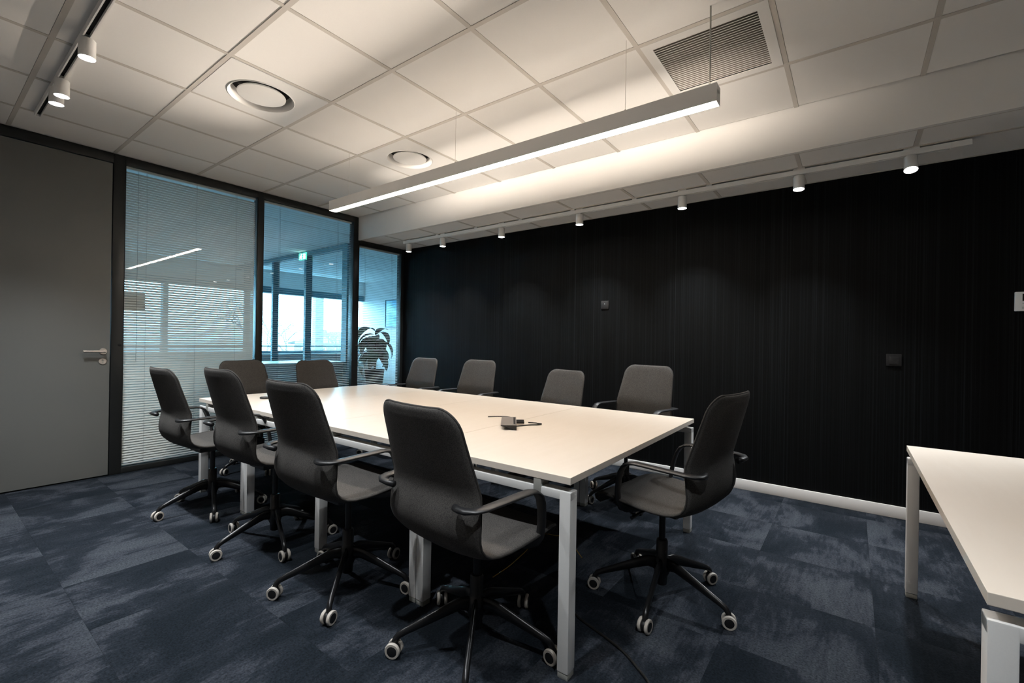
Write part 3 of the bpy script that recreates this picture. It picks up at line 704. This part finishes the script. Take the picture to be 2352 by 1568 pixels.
# emergency exit sign
M['exit'] = emit('exit_sign_green', (.05,.75,.45), 1.2); M['exitw'] = emit('exit_sign_white', (.75,1,.92), 4.0)
ex = empty('exit_sign', (-3.12, .235, 2.60)); tag(ex, 'green lit emergency exit sign hanging beyond the middle bay', 'exit sign')
MB().cbox(-.13, .13, -.004, .012, 0, .13, .003).build('panel', M['exit'], ex)
m = MB().box(.035,.10,-.006,-.004,.02,.11); m.build('door_symbol', M['exitw'], ex)
m = MB(); m.lathe([(.012,0),(.012,.002)], 12, (-.035,-.006,.104), 'Y')
for p, q in (((-.04,.09),(-.05,.055)), ((-.05,.055),(-.02,.035)), ((-.02,.035),(-.025,.012)), ((-.05,.055),(-.075,.03)), ((-.075,.03),(-.10,.03)), ((-.042,.085),(-.015,.065)), ((-.042,.085),(-.075,.075)), ((-.075,.075),(-.085,.055))):
    m.tube([(p[0],-.005,p[1]),(q[0],-.005,q[1])], .006, 6)
m.build('running_figure', M['exitw'], ex)
MB().tube([(-.10,0,.13),(-.10,0,.15)], .003, 6).tube([(.10,0,.13),(.10,0,.15)], .003, 6).build('hanger', M['white'], ex)
# picture on the end wall
pc = empty('wall_picture', (-4.765, 3.6, 1.86)); tag(pc, 'blue framed picture on the white wall behind the plant', 'picture')
MB().box(-.27, .27, -.016, -.012, -.345, .345).build('print', M['picture'], pc)
MB().box(-.29,.29,-.03,0,.345,.365).box(-.29,.29,-.03,0,-.365,-.345).box(-.29,-.27,-.03,0,-.345,.345).box(.27,.29,-.03,0,-.345,.345).build('frame', M['blueframe'], pc)
# potted plant
pl = empty('potted_plant', (-1.30, .50, 0)); tag(pl, 'dark leafy plant with large drooping leaves behind the narrow blind', 'plant')
MB().lathe([(.09,.42),(.13,.44),(.155,.66),(.160,.68),(.150,.68),(.145,.66),(.02,.655)], 28).build('pot', M['pot'], pl, smooth=50)
for k in range(4):
    a_ = k*PI/2+.4; MB().tube([(.11*math.cos(a_), .11*math.sin(a_), .50), (.155*math.cos(a_), .155*math.sin(a_), 0)], .012, 8).build('stand_leg', M['black'], pl)
MB().tube([(0,0,.64),(.02,.01,.85),(-.01,.02,1.05),(.01,.0,1.22)], [.016,.014,.012,.008], 8).tube([(.03,-.02,.64),(.06,-.06,.84),(.05,-.05,1.02)], [.012,.01,.007], 8).build('stem', M['bark'], pl, smooth=60)
def leaf_mesh(L, w, droop):
    n = 9; vs = []; fs = []
    for k in range(n):
        t = k/(n-1); hw = w*math.sin(PI*min(1, t*.94+.03))**.7*(1 if t < .5 else 1-.35*(t-.5)*2)
        an = droop*t; x = L*(math.sin(an)/droop if droop else t); z = -L*(1-math.cos(an))/droop if droop else 0
        for s in (-1, 0, 1): vs.append((x, s*hw, z+(.18*hw if s else 0)))
    for k in range(n-1):
        for s in range(2): fs.append((k*3+s, k*3+s+1, (k+1)*3+s+1, (k+1)*3+s))
    o = len(vs); vs2 = [(x, y, z-.002) for x, y, z in vs]
    fs2 = [tuple(i+o for i in f[::-1]) for f in fs]
    rim = [k*3 for k in range(n)]+[3*(n-1)+1, 3*(n-1)+2]+[k*3+2 for k in range(n-2,-1,-1)]+[1]
    fs3 = [(a, b, b+o, a+o) for a, b in zip(rim, rim[1:]+rim[:1])]
    mb = MB(); mb.add(vs+vs2, fs+fs2+fs3); return mb.mesh('leaf', M['leaf'], 60)
LM = [leaf_mesh(.42,.080,2.0), leaf_mesh(.34,.068,1.5), leaf_mesh(.48,.088,2.3)]
rl = random.Random(5)
for k in range(24):
    a_ = k*2.4; z = .92+.36*(k/23)+rl.uniform(-.04,.04); o = link('leaf', LM[k % 3], pl, (.02*math.cos(a_), .02*math.sin(a_), z))
    o.rotation_euler = (rl.uniform(-.3,.3), -rl.uniform(.1,.6)*(.3+k/23), a_)
o = link('leaf', LM[1], pl, (.01, 0, 1.24)); o.rotation_euler = (.2, -1.05, 1.6)

# ------------------------------------------------------------------ outdoors
struct(MB().box(-140, -8, -60, 140, -3.4, -3.0).build('ground', M['ground']), 'pale ground outside the office windows', 'ground')

hs_ = empty('house', (-52.2, 28.0, -3.0), math.atan2(.6, .8)); tag(hs_, 'grey pitched roof house outside the office windows', 'house')
MB().box(-2.2, 12, 0, 9, 0, 3.7).build('wall', M['brick'], hs_)
rf = MB(); rf.add([(-2.9,-.5,3.55),(12.5,-.5,3.55),(12.5,9.5,3.55),(-2.9,9.5,3.55),(.9,4.5,5.15),(11.0,4.5,5.15),(-2.9,-.5,3.4),(12.5,-.5,3.4),(12.5,9.5,3.4),(-2.9,9.5,3.4)],
   [(0,1,5,4),(1,2,5),(2,3,4,5),(3,0,4),(6,7,1,0),(7,8,2,1),(8,9,3,2),(9,6,0,3),(9,8,7,6)]); rf.build('roof', M['roofs'], hs_)
MB().box(-.1, .55, 3.2, 3.9, 4.3, 5.35).box(3.9, 5.4, 4.0, 5.2, 4.6, 5.9).build('chimney', M['brick'], hs_)
for x in (-1.2, 1.0, 3.2, 5.4):
    w_ = MB().box(x, x+1.0, -.05, .02, 1.9, 3.0).build('window', M['shelf'], hs_); MB().box(x+.08, x+.92, -.06, -.05, 1.98, 2.92).build('pane', M['gap'], w_)
def bare_tree(loc, h, seed, label):
    r = random.Random(seed); t = empty('bare_tree', loc); tag(t, label, 'tree', 'bare trees outside the windows'); tr = MB(); br = MB()
    def grow(mb, p, d, L, rad, lev):
        q = p+d*L; m_ = p+d*L*.5+Vector((r.uniform(-1,1), r.uniform(-1,1), 0))*L*.06
        mb.tube([p, m_, q], [rad, rad*.85, rad*.62], 5 if lev > 1 else 8)
        if lev >= 5: return
        for k in range(3 if lev < 3 else 2):
            a_ = r.uniform(0, 2*PI); el = r.uniform(.35, .85)
            ax = Vector((math.cos(a_), math.sin(a_), 0)); nd = (d*math.cos(el)+ax*math.sin(el)+Vector((0,0,.12))).normalized()
            grow(br, q if k else p+d*L*r.uniform(.6,.95), nd, L*r.uniform(.6,.82), rad*.6, lev+1)
    grow(tr, Vector((0,0,0)), Vector((0,0,1)), h*.3, h*.016, 0)
    tr.build('trunk', M['bark'], t, smooth=60); br.build('branches', M['bark'], t)
bare_tree((-26.2, 10.0, -3.0), 8.5, 3, 'bare tree seen at the left of the office windows')
bare_tree((-34.0, 15.6, -3.0), 8.0, 11, 'bare tree standing before the grey house')
bare_tree((-31.0, 18.6, -3.0), 7.0, 21, 'bare tree at the right, before the house wall')
